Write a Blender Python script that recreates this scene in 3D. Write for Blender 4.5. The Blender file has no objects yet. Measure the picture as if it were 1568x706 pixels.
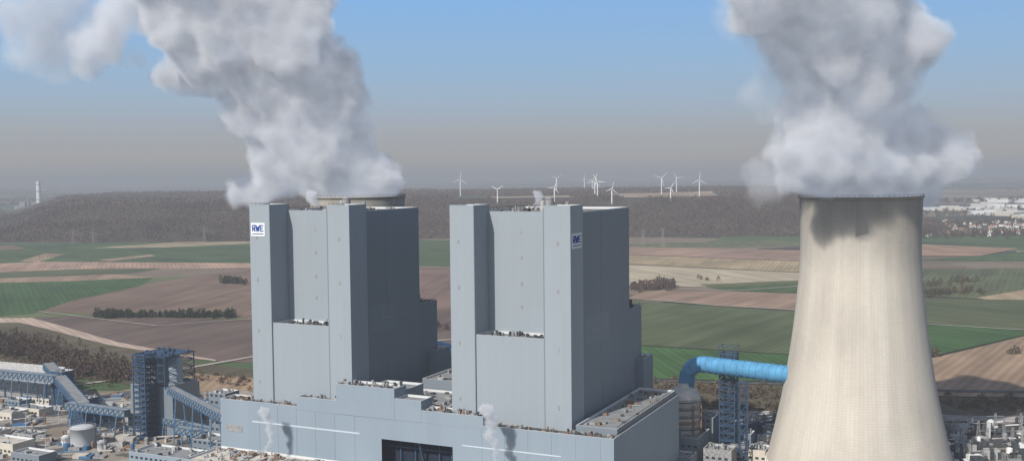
import bpy, math, random
import numpy as np
from mathutils import Vector, Matrix, noise as mnoise
random.seed(7); rng=np.random.default_rng(7)
scene=bpy.context.scene
H=189.0; F=1610.0; PITCH=math.atan(87/F); ROLL=math.radians(-0.6)
# ---------------- camera
cam_d=bpy.data.cameras.new("camera"); cam=bpy.data.objects.new("camera",cam_d)
scene.collection.objects.link(cam); scene.camera=cam
cam_d.sensor_width=36; cam_d.lens=36*F/1568; cam_d.clip_end=200000; cam_d.clip_start=1
RM=Matrix.Rotation(math.pi/2-PITCH,3,'X')@Matrix.Rotation(ROLL,3,'Z')
cam.matrix_world=Matrix.Translation((0,0,H))@RM.to_4x4()
def P(u,v,z=0.0):
    """world point at height z on the camera sight line through an image pixel"""
    d=RM@Vector(((u-784)/F,-(v-353)/F,-1)); t=(z-H)/d.z
    return Vector((d.x*t,d.y*t,z))
# ---------------- world / sun
SUN_EL=math.radians(38); TR=Vector((0.6,0.8,0))
w=bpy.data.worlds.new("World"); scene.world=w; w.use_nodes=True
nt=w.node_tree; nt.nodes.clear()
out=nt.nodes.new('ShaderNodeOutputWorld'); bg=nt.nodes.new('ShaderNodeBackground')
sky=nt.nodes.new('ShaderNodeTexSky'); sky.sky_type='NISHITA'; sky.sun_disc=False
sky.sun_elevation=SUN_EL; sky.sun_rotation=math.atan2(-TR.x,-TR.y); sky.dust_density=2.0
sc=nt.nodes.new('ShaderNodeVectorMath'); sc.operation='SCALE'; sc.inputs['Scale'].default_value=1.0
nt.links.new(sky.outputs[0],sc.inputs[0])
tc=nt.nodes.new('ShaderNodeTexCoord'); sx=nt.nodes.new('ShaderNodeSeparateXYZ'); nt.links.new(tc.outputs['Generated'],sx.inputs[0])
ramp=nt.nodes.new('ShaderNodeValToRGB'); cr=ramp.color_ramp
mr=nt.nodes.new('ShaderNodeMapRange'); mr.inputs[1].default_value=0; mr.inputs[2].default_value=0.2
nt.links.new(sx.outputs[2],mr.inputs[0]); nt.links.new(mr.outputs[0],ramp.inputs[0])
HZ=(0.31,0.335,0.38)
stops=[(0,HZ),(0.08,(0.365,0.372,0.388)),(0.20,(0.375,0.403,0.44)),(0.34,(0.355,0.45,0.56)),(0.52,(0.31,0.47,0.665)),(0.82,(0.25,0.455,0.77)),(1,(0.22,0.43,0.79))]
cr.elements[0].position=0; cr.elements[0].color=(*stops[0][1],1); cr.elements[1].position=1; cr.elements[1].color=(*stops[-1][1],1)
for p,c in stops[1:-1]:
    e=cr.elements.new(p); e.color=(*c,1)
STR=0.10
dv=nt.nodes.new('ShaderNodeVectorMath'); dv.operation='SCALE'; dv.inputs['Scale'].default_value=1/STR
nt.links.new(ramp.outputs[0],dv.inputs[0])
m2=nt.nodes.new('ShaderNodeMapRange'); m2.interpolation_type='SMOOTHSTEP'; m2.inputs[1].default_value=0.17; m2.inputs[2].default_value=0.4
nt.links.new(sx.outputs[2],m2.inputs[0])
mx=nt.nodes.new('ShaderNodeMix'); mx.data_type='RGBA'; nt.links.new(m2.outputs[0],mx.inputs[0])
nt.links.new(dv.outputs[0],mx.inputs[6]); nt.links.new(sc.outputs[0],mx.inputs[7])
nt.links.new(mx.outputs[2],bg.inputs[0]); bg.inputs[1].default_value=STR; nt.links.new(bg.outputs[0],out.inputs[0])
sd=bpy.data.lights.new("sun",'SUN'); sd.energy=4.9; sd.angle=math.radians(0.5); sd.color=(1,0.95,0.88)
so=bpy.data.objects.new("sun",sd); scene.collection.objects.link(so)
ldir=Vector((TR.x*math.cos(SUN_EL),TR.y*math.cos(SUN_EL),-math.sin(SUN_EL)))
so.rotation_euler=ldir.to_track_quat('-Z','Y').to_euler()
scene.view_settings.view_transform='Standard'; scene.view_settings.look='None'; scene.view_settings.exposure=0
# ---------------- materials
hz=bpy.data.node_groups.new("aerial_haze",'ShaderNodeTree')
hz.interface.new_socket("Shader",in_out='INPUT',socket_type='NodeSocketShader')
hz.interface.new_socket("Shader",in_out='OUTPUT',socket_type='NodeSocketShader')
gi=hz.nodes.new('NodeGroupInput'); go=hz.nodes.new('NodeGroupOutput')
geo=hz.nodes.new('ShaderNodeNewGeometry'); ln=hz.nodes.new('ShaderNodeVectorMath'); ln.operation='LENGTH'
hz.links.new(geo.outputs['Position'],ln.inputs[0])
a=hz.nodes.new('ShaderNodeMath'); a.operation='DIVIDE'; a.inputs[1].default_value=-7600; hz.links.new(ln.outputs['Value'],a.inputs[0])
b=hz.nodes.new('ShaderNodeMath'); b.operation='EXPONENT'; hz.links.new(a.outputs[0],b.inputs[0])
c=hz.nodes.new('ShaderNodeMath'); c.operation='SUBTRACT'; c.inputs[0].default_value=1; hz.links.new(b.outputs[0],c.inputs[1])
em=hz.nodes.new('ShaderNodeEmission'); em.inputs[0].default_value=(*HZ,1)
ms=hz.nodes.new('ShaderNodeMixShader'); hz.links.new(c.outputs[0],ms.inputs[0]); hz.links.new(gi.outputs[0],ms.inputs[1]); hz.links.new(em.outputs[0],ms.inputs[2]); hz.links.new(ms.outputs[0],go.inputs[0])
class M:
    def __init__(s,name,rough=0.9,haze=True,spec=0.2,metal=0):
        s.m=bpy.data.materials.new(name); s.m.use_nodes=True; s.t=s.m.node_tree
        s.b=s.t.nodes['Principled BSDF']; s.b.inputs['Roughness'].default_value=rough
        s.b.inputs['Specular IOR Level'].default_value=spec; s.b.inputs['Metallic'].default_value=metal
        s.o=s.t.nodes['Material Output']
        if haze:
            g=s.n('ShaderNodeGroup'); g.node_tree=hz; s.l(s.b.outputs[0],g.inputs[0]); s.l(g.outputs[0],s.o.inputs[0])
        s.tc=s.n('ShaderNodeTexCoord')
    def n(s,t): return s.t.nodes.new(t)
    def l(s,a,b): s.t.links.new(a,b)
    def noise(s,scale,detail=4,vec=None,stretch=None,rough=0.55):
        n=s.n('ShaderNodeTexNoise'); n.inputs['Scale'].default_value=scale; n.inputs['Detail'].default_value=detail; n.inputs['Roughness'].default_value=rough
        v=vec or s.tc.outputs['Object']
        if stretch:
            mp=s.n('ShaderNodeMapping'); mp.inputs['Scale'].default_value=stretch; s.l(v,mp.inputs[0]); v=mp.outputs[0]
        s.l(v,n.inputs['Vector']); return n.outputs['Fac']
    def mixc(s,fac,a,b):
        x=s.n('ShaderNodeMix'); x.data_type='RGBA'
        for k,v in ((0,fac),(6,a),(7,b)):
            if isinstance(v,(int,float)): x.inputs[k].default_value=v
            elif isinstance(v,tuple): x.inputs[k].default_value=(*v[:3],1)
            else: s.l(v,x.inputs[k])
        return x.outputs[2]
    def rng(s,val,a,b,c=0,d=1):
        r=s.n('ShaderNodeMapRange'); s.l(val,r.inputs[0])
        for i,x in enumerate((a,b,c,d)): r.inputs[i+1].default_value=x
        return r.outputs[0]
    def col(s,c):
        if isinstance(c,tuple): s.b.inputs['Base Color'].default_value=(*c,1)
        else: s.l(c,s.b.inputs['Base Color'])
        return s
def simple(name,c,var=0.2,scale=0.15,rough=0.85,metal=0,spec=0.2):
    m=M(name,rough,spec=spec,metal=metal)
    lo=tuple(x*(1-var) for x in c); hi=tuple(min(1,x*(1+var)) for x in c)
    m.col(m.mixc(m.rng(m.noise(scale,5),0.3,0.7),lo,hi)); return m.m
def cladding(name,c,pw=5.0,ph=57.0,mort=.88):
    m=M(name,0.55,spec=0.3)
    g=m.n('ShaderNodeSeparateXYZ'); m.l(m.tc.outputs['Object'],g.inputs[0])
    ad=m.n('ShaderNodeMath'); m.l(g.outputs[0],ad.inputs[0]); m.l(g.outputs[1],ad.inputs[1])
    cb=m.n('ShaderNodeCombineXYZ'); m.l(ad.outputs[0],cb.inputs[0]); m.l(g.outputs[2],cb.inputs[1])
    br=m.n('ShaderNodeTexBrick'); br.offset=0; br.inputs['Scale'].default_value=1; br.inputs['Brick Width'].default_value=pw; br.inputs['Row Height'].default_value=ph
    br.inputs['Mortar Size'].default_value=0.06; br.inputs['Mortar Smooth'].default_value=0.3
    br.inputs['Color1'].default_value=(*[x*0.985 for x in c],1); br.inputs['Color2'].default_value=(*[x*1.015 for x in c],1); br.inputs['Mortar'].default_value=(*[x*mort for x in c],1)
    m.l(cb.outputs[0],br.inputs[0])
    n1=m.rng(m.noise(0.03,6,stretch=(1,1,0.25)),0.3,0.7,0.0,1)
    dark=m.n('ShaderNodeMix'); dark.data_type='RGBA'; dark.blend_type='MULTIPLY'; dark.inputs[0].default_value=1
    m.l(br.outputs[0],dark.inputs[6]); m.l(m.mixc(n1,(0.92,0.925,0.93),(1.0,1.0,1.0)),dark.inputs[7])
    m.col(dark.outputs[2]); return m.m
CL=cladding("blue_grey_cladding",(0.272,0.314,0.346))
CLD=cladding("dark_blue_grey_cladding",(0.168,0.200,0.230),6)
CLD2=cladding("lighter_patch_cladding",(0.184,0.218,0.250),6)  # slightly lighter rectangle on the side wall
CLH=cladding("hall_cladding",(0.230,0.285,0.335),8)
TRIM=simple("light_metal_trim",(0.55,0.57,0.58),0.05)
ROOF=simple("roof_gravel",(0.17,0.155,0.14),0.3,0.3)
ROOFG=simple("grey_roof",(0.22,0.23,0.235),0.2,0.2)
ROOFL=simple("light_roof",(0.46,0.43,0.38),0.25,0.15)
EQ=simple("equipment_grey",(0.25,0.25,0.25),0.4,0.6)
EQL=simple("equipment_light_grey",(0.36,0.36,0.35),0.3,0.6)
EQD=simple("equipment_dark",(0.06,0.065,0.07),0.4,0.6)
EQB=simple("rust_brown",(0.20,0.13,0.09),0.4,0.5)
STRIP=simple("translucent_panel_strip",(0.44,0.50,0.56),0.05)
BLUE=simple("steel_blue_paint",(0.05,0.13,0.24),0.25,0.3,0.5,spec=.4)
BLUED=simple("dark_steel_blue_paint",(0.03,0.06,0.11),0.25,0.3,0.5,spec=.4)
PIPE=simple("duct_blue",(0.09,0.28,0.48),0.2,0.2,0.45,spec=.4)
WHITE=simple("white_paint",(0.70,0.71,0.70),0.06,0.2)
CREAM=simple("cream_wall",(0.50,0.46,0.39),0.1,0.2)
DARK=simple("dark_interior",(0.012,0.02,0.035),0.3,0.2)
TANKM=simple("tank_steel",(0.46,0.48,0.50),0.08,0.2,0.5)
VESS=simple("vessel_cladding",(0.48,0.47,0.45),0.2,0.25,0.5)
GLASS=simple("window_glass",(0.03,0.04,0.05),0.1,0.2,0.2,spec=.6)
SIGNB=simple("sign_blue",(0.01,0.06,0.28),0.05,0.2)
REDR=simple("tile_roof",(0.22,0.11,0.08),0.3,0.05)
# ---------------- mesh builder
class B:
    def __init__(s): s.v=[]; s.f=[]; s.mi=[]
    def face(s,idx,m): s.f.append(idx); s.mi.append(m)
    def box(s,x0,x1,y0,y1,z0,z1,m=0,top=None):
        i=len(s.v)
        s.v+=[(x0,y0,z0),(x1,y0,z0),(x1,y1,z0),(x0,y1,z0),(x0,y0,z1),(x1,y0,z1),(x1,y1,z1),(x0,y1,z1)]
        for q in ((0,3,2,1),(0,1,5,4),(1,2,6,5),(2,3,7,6),(3,0,4,7)): s.face([i+k for k in q],m)
        s.face([i+4,i+5,i+6,i+7],m if top is None else top)
    def beam(s,p,q,wd,m=0,ht=None):
        p=Vector(p); q=Vector(q); d=(q-p)
        if d.length<1e-6: return
        d.normalize(); up=Vector((0,0,1)) if abs(d.z)<0.95 else Vector((1,0,0))
        a=d.cross(up).normalized()*wd/2; b2=a.cross(d).normalized()*(ht or wd)/2
        i=len(s.v)
        for c in (p,q):
            for (sa,sb) in ((-1,-1),(1,-1),(1,1),(-1,1)): s.v.append(tuple(c+a*sa+b2*sb))
        for k in ((0,1,2,3),(7,6,5,4),(0,4,5,1),(1,5,6,2),(2,6,7,3),(3,7,4,0)): s.face([i+j for j in k],m)
    def lathe(s,cx,cy,prof,n=24,m=0,cap=True):
        i=len(s.v)
        for (r,z) in prof:
            for k in range(n):
                t=2*math.pi*k/n; s.v.append((cx+r*math.cos(t),cy+r*math.sin(t),z))
        for j in range(len(prof)-1):
            for k in range(n):
                k2=(k+1)%n; s.face([i+j*n+k,i+j*n+k2,i+(j+1)*n+k2,i+(j+1)*n+k],m)
        if cap: s.face([i+(len(prof)-1)*n+k for k in range(n)],m)
    def tube(s,pts,r,n=16,m=0):
        pts=[Vector(p) for p in pts]; i=len(s.v)
        for j,p in enumerate(pts):
            d=(pts[min(j+1,len(pts)-1)]-pts[max(j-1,0)]).normalized()
            up=Vector((0,0,1)) if abs(d.z)<0.9 else Vector((0,1,0))
            a=d.cross(up).normalized(); c=a.cross(d).normalized()
            if j>0 and a.dot(pa)<0: a=-a; c=-c
            pa=a
            for k in range(n):
                t=2*math.pi*k/n; s.v.append(tuple(p+a*math.cos(t)*r+c*math.sin(t)*r))
        for j in range(len(pts)-1):
            for k in range(n):
                k2=(k+1)%n; s.face([i+j*n+k,i+j*n+k2,i+(j+1)*n+k2,i+(j+1)*n+k],m)
        s.face([i+k for k in range(n)],m); s.face([i+(len(pts)-1)*n+k for k in range(n)],m)
    def parapet(s,poly,z0,z1,mw=0,mt=1,mr=2,ins=0.8,drop=1.3):
        n=len(poly); inn=[]
        for k in range(n):
            p=Vector(poly[k]); a=(p-Vector(poly[k-1])).normalized(); b2=(Vector(poly[(k+1)%n])-p).normalized()
            na=Vector((-a.y,a.x)); nb=Vector((-b2.y,b2.x)); bis=(na+nb); bis=bis/max(1e-6,bis.dot(na)); inn.append(p+bis*ins)
        i=len(s.v)
        for z,ps in ((z0,poly),(z1,poly),(z1,inn),(z1-drop,inn)):
            for p in ps: s.v.append((p[0],p[1],z))
        for k in range(n):
            k2=(k+1)%n
            s.face([i+k,i+k2,i+n+k2,i+n+k],mw); s.face([i+n+k,i+n+k2,i+2*n+k2,i+2*n+k],mt); s.face([i+2*n+k,i+2*n+k2,i+3*n+k2,i+3*n+k],mt)
        s.face([i+3*n+k for k in range(n)],mr); s.face([i+k for k in range(n)][::-1],mw)
    def pbox(s,x0,x1,y0,y1,z0,z1,**k): s.parapet([(x0,y0),(x1,y0),(x1,y1),(x0,y1)],z0,z1,**k)
    def lattice(s,cx,cy,z0,z1,wd,lev,th,m=0,top=None,diag=True):
        top=wd if top is None else top
        def cs(t): 
            h=(wd+(top-wd)*t)/2; z=z0+(z1-z0)*t
            return [Vector((cx-h,cy-h,z)),Vector((cx+h,cy-h,z)),Vector((cx+h,cy+h,z)),Vector((cx-h,cy+h,z))]
        for l in range(lev):
            a=cs(l/lev); b2=cs((l+1)/lev)
            for k in range(4):
                s.beam(a[k],b2[k],th,m); s.beam(b2[k],b2[(k+1)%4],th*.8,m)
                if diag:
                    s.beam(a[k],b2[(k+1)%4],th*.6,m)
    def rail(s,p,q,z,m=0,h=1.2,step=4):
        p=Vector((*p,z)); q=Vector((*q,z)); n=max(1,int((q-p).length/step)); up=Vector((0,0,h))
        s.beam(p+up,q+up,.15,m); s.beam(p+up*.5,q+up*.5,.12,m)
        for k in range(n+1): c=p.lerp(q,k/n); s.beam(c,c+up,.15,m)
    def clutter(s,x0,x1,y0,y1,z,n,ms=(0,1,2),big=4,hmax=3.5):
        for _ in range(n):
            x=random.uniform(x0,x1); y=random.uniform(y0,y1); t=random.random(); m=random.choice(ms)
            if t<.6:
                a=random.uniform(.6,big)/2; b2=random.uniform(.6,big)/2; s.box(max(x0,x-a),min(x1,x+a),max(y0,y-b2),min(y1,y+b2),z,z+random.uniform(.6,hmax),m)
            elif t<.85:
                r=random.uniform(.3,.9); h=random.uniform(1,hmax*1.2); s.lathe(x,y,[(r,z),(r,z+h),(r*1.4,z+h+.05),(r*1.2,z+h+.5)],8,m)
            else:
                L=random.uniform(3,10); s.beam((max(x0,x-L/2),y,z+.6),(min(x1,x+L/2),y,z+.6),random.uniform(.3,.8),m)
    def obj(s,name,mats,parent=None,smooth=False,loc=None,rot=0):
        me=bpy.data.meshes.new(name); me.from_pydata(s.v,[],s.f)
        for m in mats: me.materials.append(m)
        me.polygons.foreach_set('material_index',s.mi)
        if smooth: me.polygons.foreach_set('use_smooth',[True]*len(s.f))
        me.update(); o=bpy.data.objects.new(name,me); scene.collection.objects.link(o)
        if parent: o.parent=parent
        if loc is not None: o.location=loc; o.rotation_euler=(0,0,rot)
        return o
def empty(name,loc=(0,0,0),rot=0):
    e=bpy.data.objects.new(name,None); scene.collection.objects.link(e); e.location=loc; e.rotation_euler=(0,0,rot); e.empty_display_size=5; return e
def np_mesh(name,V,nper,mats,mi=None,parent=None):
    n=len(V); nf=n//nper; me=bpy.data.meshes.new(name)
    me.vertices.add(n); me.vertices.foreach_set('co',V.astype(np.float32).ravel())
    me.loops.add(n); me.loops.foreach_set('vertex_index',np.arange(n,dtype=np.int32))
    me.polygons.add(nf); me.polygons.foreach_set('loop_start',np.arange(0,n,nper,dtype=np.int32)); me.polygons.foreach_set('loop_total',np.full(nf,nper,dtype=np.int32))
    for m in mats: me.materials.append(m)
    if mi is not None: me.polygons.foreach_set('material_index',mi.astype(np.int32))
    me.update(calc_edges=True); o=bpy.data.objects.new(name,me); scene.collection.objects.link(o)
    if parent: o.parent=parent
    return o
ROT=math.radians(-25.3)
# ---------------- ground
g=M("farmland_ground")
def fieldcolor(m,scale,rotz,st):
    mp=m.n('ShaderNodeMapping'); mp.inputs['Rotation'].default_value=(0,0,rotz); mp.inputs['Scale'].default_value=st; m.l(m.tc.outputs['Object'],mp.inputs[0])
    vo=m.n('ShaderNodeTexVoronoi'); vo.distance='CHEBYCHEV'; vo.inputs['Scale'].default_value=scale; m.l(mp.outputs[0],vo.inputs['Vector'])
    s3=m.n('ShaderNodeSeparateColor'); m.l(vo.outputs['Color'],s3.inputs[0])
    r=m.n('ShaderNodeValToRGB'); r.color_ramp.interpolation='CONSTANT'; e=r.color_ramp.elements
    e[0].position=0; e[0].color=(.07,.11,.045,1); e[1].position=.25; e[1].color=(.20,.155,.115,1)
    for p,c in ((.42,(.05,.045,.035)),(.6,(.11,.14,.06)),(.72,(.28,.23,.16)),(.85,(.045,.05,.035))):
        x=e.new(p); x.color=(*c,1)
    m.l(s3.outputs[0],r.inputs[0]); return r.outputs[0]
c1=fieldcolor(g,0.0022,0.35,(1,1.2,1)); c2=fieldcolor(g,0.0009,-.3,(1,.6,1))
cc=g.mixc(g.rng(g.noise(.0006,3),.45,.55),c1,c2)
x=g.n('ShaderNodeMix'); x.data_type='RGBA'; x.blend_type='MULTIPLY'; x.inputs[0].default_value=1; g.l(cc,x.inputs[6]); g.l(g.mixc(g.noise(.01,6),(.6,.6,.6),(1.3,1.3,1.3)),x.inputs[7]); g.col(x.outputs[2])
b=B(); b.v=[(-90000,-3000,0),(90000,-3000,0),(90000,90000,0),(-90000,90000,0)]; b.face([0,1,2,3],0); b.obj("ground",[g.m])
def fieldmat(name,c,ang,amt=.16,period=14):
    m=M(name)
    mp=m.n('ShaderNodeMapping'); mp.inputs['Rotation'].default_value=(0,0,ang); m.l(m.tc.outputs['Object'],mp.inputs[0])
    wv=m.n('ShaderNodeTexWave'); wv.inputs['Scale'].default_value=6.28/period/6.28*0.5; wv.inputs['Distortion'].default_value=1.5; wv.inputs['Detail'].default_value=2; wv.inputs['Detail Scale'].default_value=.3
    m.l(mp.outputs[0],wv.inputs[0])
    a1=m.noise(0.006,7,rough=.6); a2=m.noise(.05,4,vec=mp.outputs[0],stretch=(1,.08,1))
    base=m.mixc(m.rng(a1,.3,.7),tuple(x*(1-amt*1.6) for x in c),tuple(x*(1+amt*1.4) for x in c))
    x=m.n('ShaderNodeMix'); x.data_type='RGBA'; x.blend_type='MULTIPLY'; x.inputs[0].default_value=1
    m.l(base,x.inputs[6]); m.l(m.mixc(m.rng(a2,.3,.7),(.76,.76,.76),(1.2,1.2,1.2)),x.inputs[7])
    y=m.n('ShaderNodeMix'); y.data_type='RGBA'; y.blend_type='MULTIPLY'; y.inputs[0].default_value=1
    m.l(x.outputs[2],y.inputs[6]); m.l(m.mixc(wv.outputs['Fac'],(.87,.87,.87),(1.08,1.08,1.08)),y.inputs[7])
    m.col(y.outputs[2]); return m.m
GR=(.062,.100,.036); GR2=(.092,.108,.050); GRB=(.050,.106,.034); OL=(.12,.125,.06)
BR=(.178,.128,.096); BR2=(.132,.098,.078); TAN=(.34,.26,.175); PK=(.30,.205,.145); SAND=(.40,.33,.24); SCR=(.11,.09,.058)
fields=[
 (GR,[(-200,372),(390,364),(700,368),(700,408),(390,404),(130,402),(-200,408)]),
 (BR,[(-200,382),(20,376),(40,381),(-200,392)]),
 (TAN,[(140,380),(270,371),(385,369),(385,373),(250,379)]),
 (PK,[(30,400),(70,388),(100,389),(60,401)]),
 (PK,[(150,398),(230,390),(238,392),(170,400)]),
 (TAN,[(-200,412),(60,401),(385,403),(400,410),(180,413),(-200,424)]),
 (GR2,[(-200,425),(130,412),(250,411),(200,419),(-200,433)]),
 (PK,[(-200,434),(170,420),(235,425),(100,431),(-200,437)]),
 (GRB,[(-200,438),(110,431),(235,425),(215,438),(105,462),(50,480),(-200,500)]),
 (BR,[(105,462),(240,432),(400,408),(700,410),(700,470),(390,488),(120,480),(60,478)]),
 (BR2,[(40,487),(130,483),(400,490),(700,475),(700,560),(390,556),(240,548),(130,510)]),
 (SCR,[(-200,492),(40,487),(130,510),(240,548),(420,570),(700,575),(700,600),(400,600),(200,590),(-200,520)]),
 (SAND,[(-200,489),(50,487),(180,524),(330,551),(330,553),(170,529),(30,494),(-200,497)]),
 (PK,[(180,600),(300,572),(400,580),(400,600),(330,600),(230,604)]),
 (OL,[(640,372),(980,374),(1240,366),(1240,377),(980,379)]),
 (BR,[(640,412),(700,412),(700,474),(640,476)]),
 (PK,[(960,378),(1240,384),(1240,400),(960,390)]),
 (TAN,[(960,391),(1240,401),(1240,418),(960,404)]),
 (SAND,[(960,406),(1240,419),(1240,428),(1090,440),(960,437)]),
 (OL,[(1070,436),(1240,429),(1240,433),(1090,441)]),
 (GR,[(1090,442),(1240,433),(1240,449),(1150,448)]),
 (PK,[(975,450),(1000,445),(1130,447),(1240,451),(1240,478),(960,458)]),
 (GR2,[(960,460),(1240,479),(1240,545),(960,528)]),
 (GRB,[(960,529),(1240,546),(1240,570),(1215,586),(960,579)]),
 (SCR,[(960,581),(1215,587),(1240,600),(1240,700),(1000,690),(960,620)]),
 (GR,[(1400,363),(1800,362),(1800,384),(1400,372)]),
 (PK,[(1400,374),(1560,381),(1500,392),(1400,392)]),
 (GR,[(1500,392),(1600,382),(1800,384),(1800,402),(1400,399)]),
 (BR,[(1400,405),(1480,407),(1480,411),(1400,412)]),
 (GR2,[(1400,413),(1800,408),(1800,432),(1490,458),(1400,452)]),
 (TAN,[(1495,457),(1568,444),(1800,428),(1800,458),(1540,463)]),
 (GR2,[(1400,456),(1490,459),(1800,462),(1800,490),(1568,506),(1400,494)]),
 (GRB,[(1400,498),(1490,500),(1568,508),(1568,514),(1415,549),(1400,548)]),
 (PK,[(1400,556),(1570,515),(1800,500),(1800,625),(1600,610),(1400,607)]),
 (SCR,[(1400,610),(1600,612),(1800,628),(1800,720),(1400,720)]),
]
fe=empty("farm_fields")
for i,(c,ps) in enumerate(fields):
    b=B(); z=0.15+0.02*i
    pts=[P(u,v,0) for u,v in ps]
    q=[]
    for k in range(len(pts)):
        a1,a2=pts[k],pts[(k+1)%len(pts)]
        for t in range(6):
            p=a1.lerp(a2,t/6); 
            if t: p=p+Vector((mnoise.noise(p*.004+Vector((i,0,0))),mnoise.noise(p*.004+Vector((0,i,9))),0))*(a2-a1).length*.012
            q.append(p)
    b.v=[(p.x,p.y,z) for p in q]; b.face(list(range(len(q))),0)
    cj=tuple(x*random.uniform(.93,1.07) for x in c)
    b.obj("field_%d"%i,[fieldmat("field_soil_%d"%i,cj,random.uniform(-.8,.8))],fe)
# ---------------- plant yard, roads
def sheet(name,ps,z,mat,parent=None):
    b=B(); b.v=[(*P(u,v).xy,z) for u,v in ps]; b.face(list(range(len(ps))),0); return b.obj(name,[mat],parent)
ym=M("yard_concrete"); 
ca=ym.mixc(ym.rng(ym.noise(.02,6),.4,.6),(.20,.165,.13),(.34,.31,.27)); 
cb_=ym.mixc(ym.rng(ym.noise(.045,3),.52,.56),ca,(.10,.095,.09)); ym.col(cb_)
sheet("plant_yard",[(-250,640),(60,600),(200,600),(420,600),(700,600),(1050,640),(1100,665),(1700,690),(2600,1500),(-1500,1500)],1.0,ym.m)
ASPH=simple("asphalt",(.075,.075,.078),.25,.1); LANE=simple("pale_track",(.36,.33,.28),.15,.05)
def road(name,pts,wd,z,mat,mark=False):
    ps=[P(u,v) for u,v in pts]; b=B(); n=len(ps); L=[];R=[]
    for k in range(n):
        d=(ps[min(k+1,n-1)]-ps[max(k-1,0)]).normalized(); s=Vector((-d.y,d.x,0))*wd/2; L.append(ps[k]+s); R.append(ps[k]-s)
    b.v=[(p.x,p.y,z) for p in L]+[(p.x,p.y,z) for p in R]
    for k in range(n-1): b.face([n+k,n+k+1,k+1,k],0)
    if mark:
        for k in range(n-1):
            a1=ps[k];a2=ps[k+1];m=int((a2-a1).length/12)
            for j in range(m):
                c1_=a1.lerp(a2,j/m); c2_=a1.lerp(a2,(j+.5)/m); d=(c2_-c1_).normalized(); s=Vector((-d.y,d.x,0))*.12
                i=len(b.v); b.v+=[(*(c1_+s).xy,z+.01),(*(c2_+s).xy,z+.01),(*(c2_-s).xy,z+.01),(*(c1_-s).xy,z+.01)]; b.face([i,i+3,i+2,i+1],1)
    b.obj(name,[mat,WHITE])
road("access_road",[(-100,560),(60,566),(200,580),(260,592),(330,620)],9,1.15,ASPH,True)
road("farm_track",[(-100,614),(100,592),(200,580),(400,545),(700,520)],7,1.1,LANE)
road("plant_road",[(-60,672),(60,640),(160,628),(250,640),(330,690)],10,1.2,ASPH,True)
road("country_road",[(-100,375),(390,367),(640,369)],8,1.3,LANE)
road("field_track",[(60,478),(240,500),(400,488)],3.5,1.3,LANE)
road("field_track",[(960,442),(1130,446),(1300,433)],5,1.3,LANE)
road("field_track",[(960,457),(1100,469),(1240,477)],4,1.3,LANE)
road("field_track",[(1400,496),(1560,506),(1700,512)],4,1.3,LANE)
road("embankment_road",[(1000,584),(1215,590),(1450,600),(1700,604)],9,1.3,ASPH,True)
b=B()
for off in (0,5,10,15):
    a1=P(1040,636)+Vector((0,off,0)); a2=P(1700,652)+Vector((0,off,0))
    d=(a2-a1).normalized(); s=Vector((-d.y,d.x,0))
    b.beam(a1+Vector((0,0,1.3)),a2+Vector((0,0,1.3)),3.6,0,.3)
    for sg in (-.75,.75): b.beam(a1+s*sg+Vector((0,0,1.6)),a2+s*sg+Vector((0,0,1.6)),.25,1)
b.obj("railway_tracks",[EQB,TANKM])
# ---------------- hill + forest
def sm(t): t=np.clip(t,0,1); return t*t*(3-2*t)
def nz(x,y,s): return np.sin(x/s+1.3*np.sin(y/s*.7))*.5+np.sin(y/s*1.3+x/s*.4+2)*.5
def hill(x,y):
    y0=3010+60*nz(x,y,300); fr=.45*sm((y-y0)/260)+.55*sm((y-y0-330)/350)
    lf=sm((x+1860+(y-3500)*.42+60*nz(x,y,260))/430); rt=1-sm((x-900-(y-3500)*.25)/600); bk=1-sm((y-6600)/800)
    return (84+5*nz(x,y,420)+3*nz(x,y,150))*fr*np.maximum(lf,.02)*rt*bk
xs=np.arange(-3200,3200,40.); ys=np.arange(2900,7600,40.); X,Y=np.meshgrid(xs,ys); Z=hill(X,Y)-3.0
b=B(); nx=len(xs); b.v=list(zip(X.ravel(),Y.ravel(),Z.ravel()))
for j in range(len(ys)-1):
    for i in range(nx-1): b.face([j*nx+i,j*nx+i+1,(j+1)*nx+i+1,(j+1)*nx+i],0)
hm=M("forest_floor"); hm.col(hm.mixc(hm.noise(.01,6),(.045,.034,.024),(.10,.075,.052))); b.obj("forested_hill",[hm.m],smooth=True)
clear=[]
for nm,c,ps in (("hilltop_field",TAN,[(748,301),(870,300),(880,305),(760,306)]),("hilltop_field",TAN,[(930,297),(1090,294),(1100,299),(940,304)]),("hilltop_field",GR,[(700,300),(745,300),(750,305),(700,305)])):
    q=[P(u,v,85) for u,v in ps]; n=10; b=B(); 
    for j in range(n+1):
        for i in range(n+1):
            p=q[0].lerp(q[1],i/n).lerp(q[3].lerp(q[2],i/n),j/n); b.v.append((p.x,p.y,float(hill(np.array(p.x),np.array(p.y)))+1.5))
    for j in range(n):
        for i in range(n): b.face([j*(n+1)+i,(j+1)*(n+1)+i,(j+1)*(n+1)+i+1,j*(n+1)+i+1],0)
    b.obj(nm,[fieldmat("hilltop_soil",c,.3)])
    cen=sum(q,Vector())/4; clear.append([((p.x-cen.x)*1.05+cen.x,(p.y-cen.y)*1.1+cen.y-(520 if k in(2,3) else 0)) for k,p in enumerate(q)])
def inpoly(x,y,poly):
    r=np.zeros(len(x),bool); n=len(poly)
    for i in range(n):
        x1,y1=poly[i]; x2,y2=poly[(i+1)%n]
        c=((y1>y)!=(y2>y)); r^=c&(x<(x2-x1)*(y-y1)/((y2-y1) if y2!=y1 else 1e-9)+x1)
    return r
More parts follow.
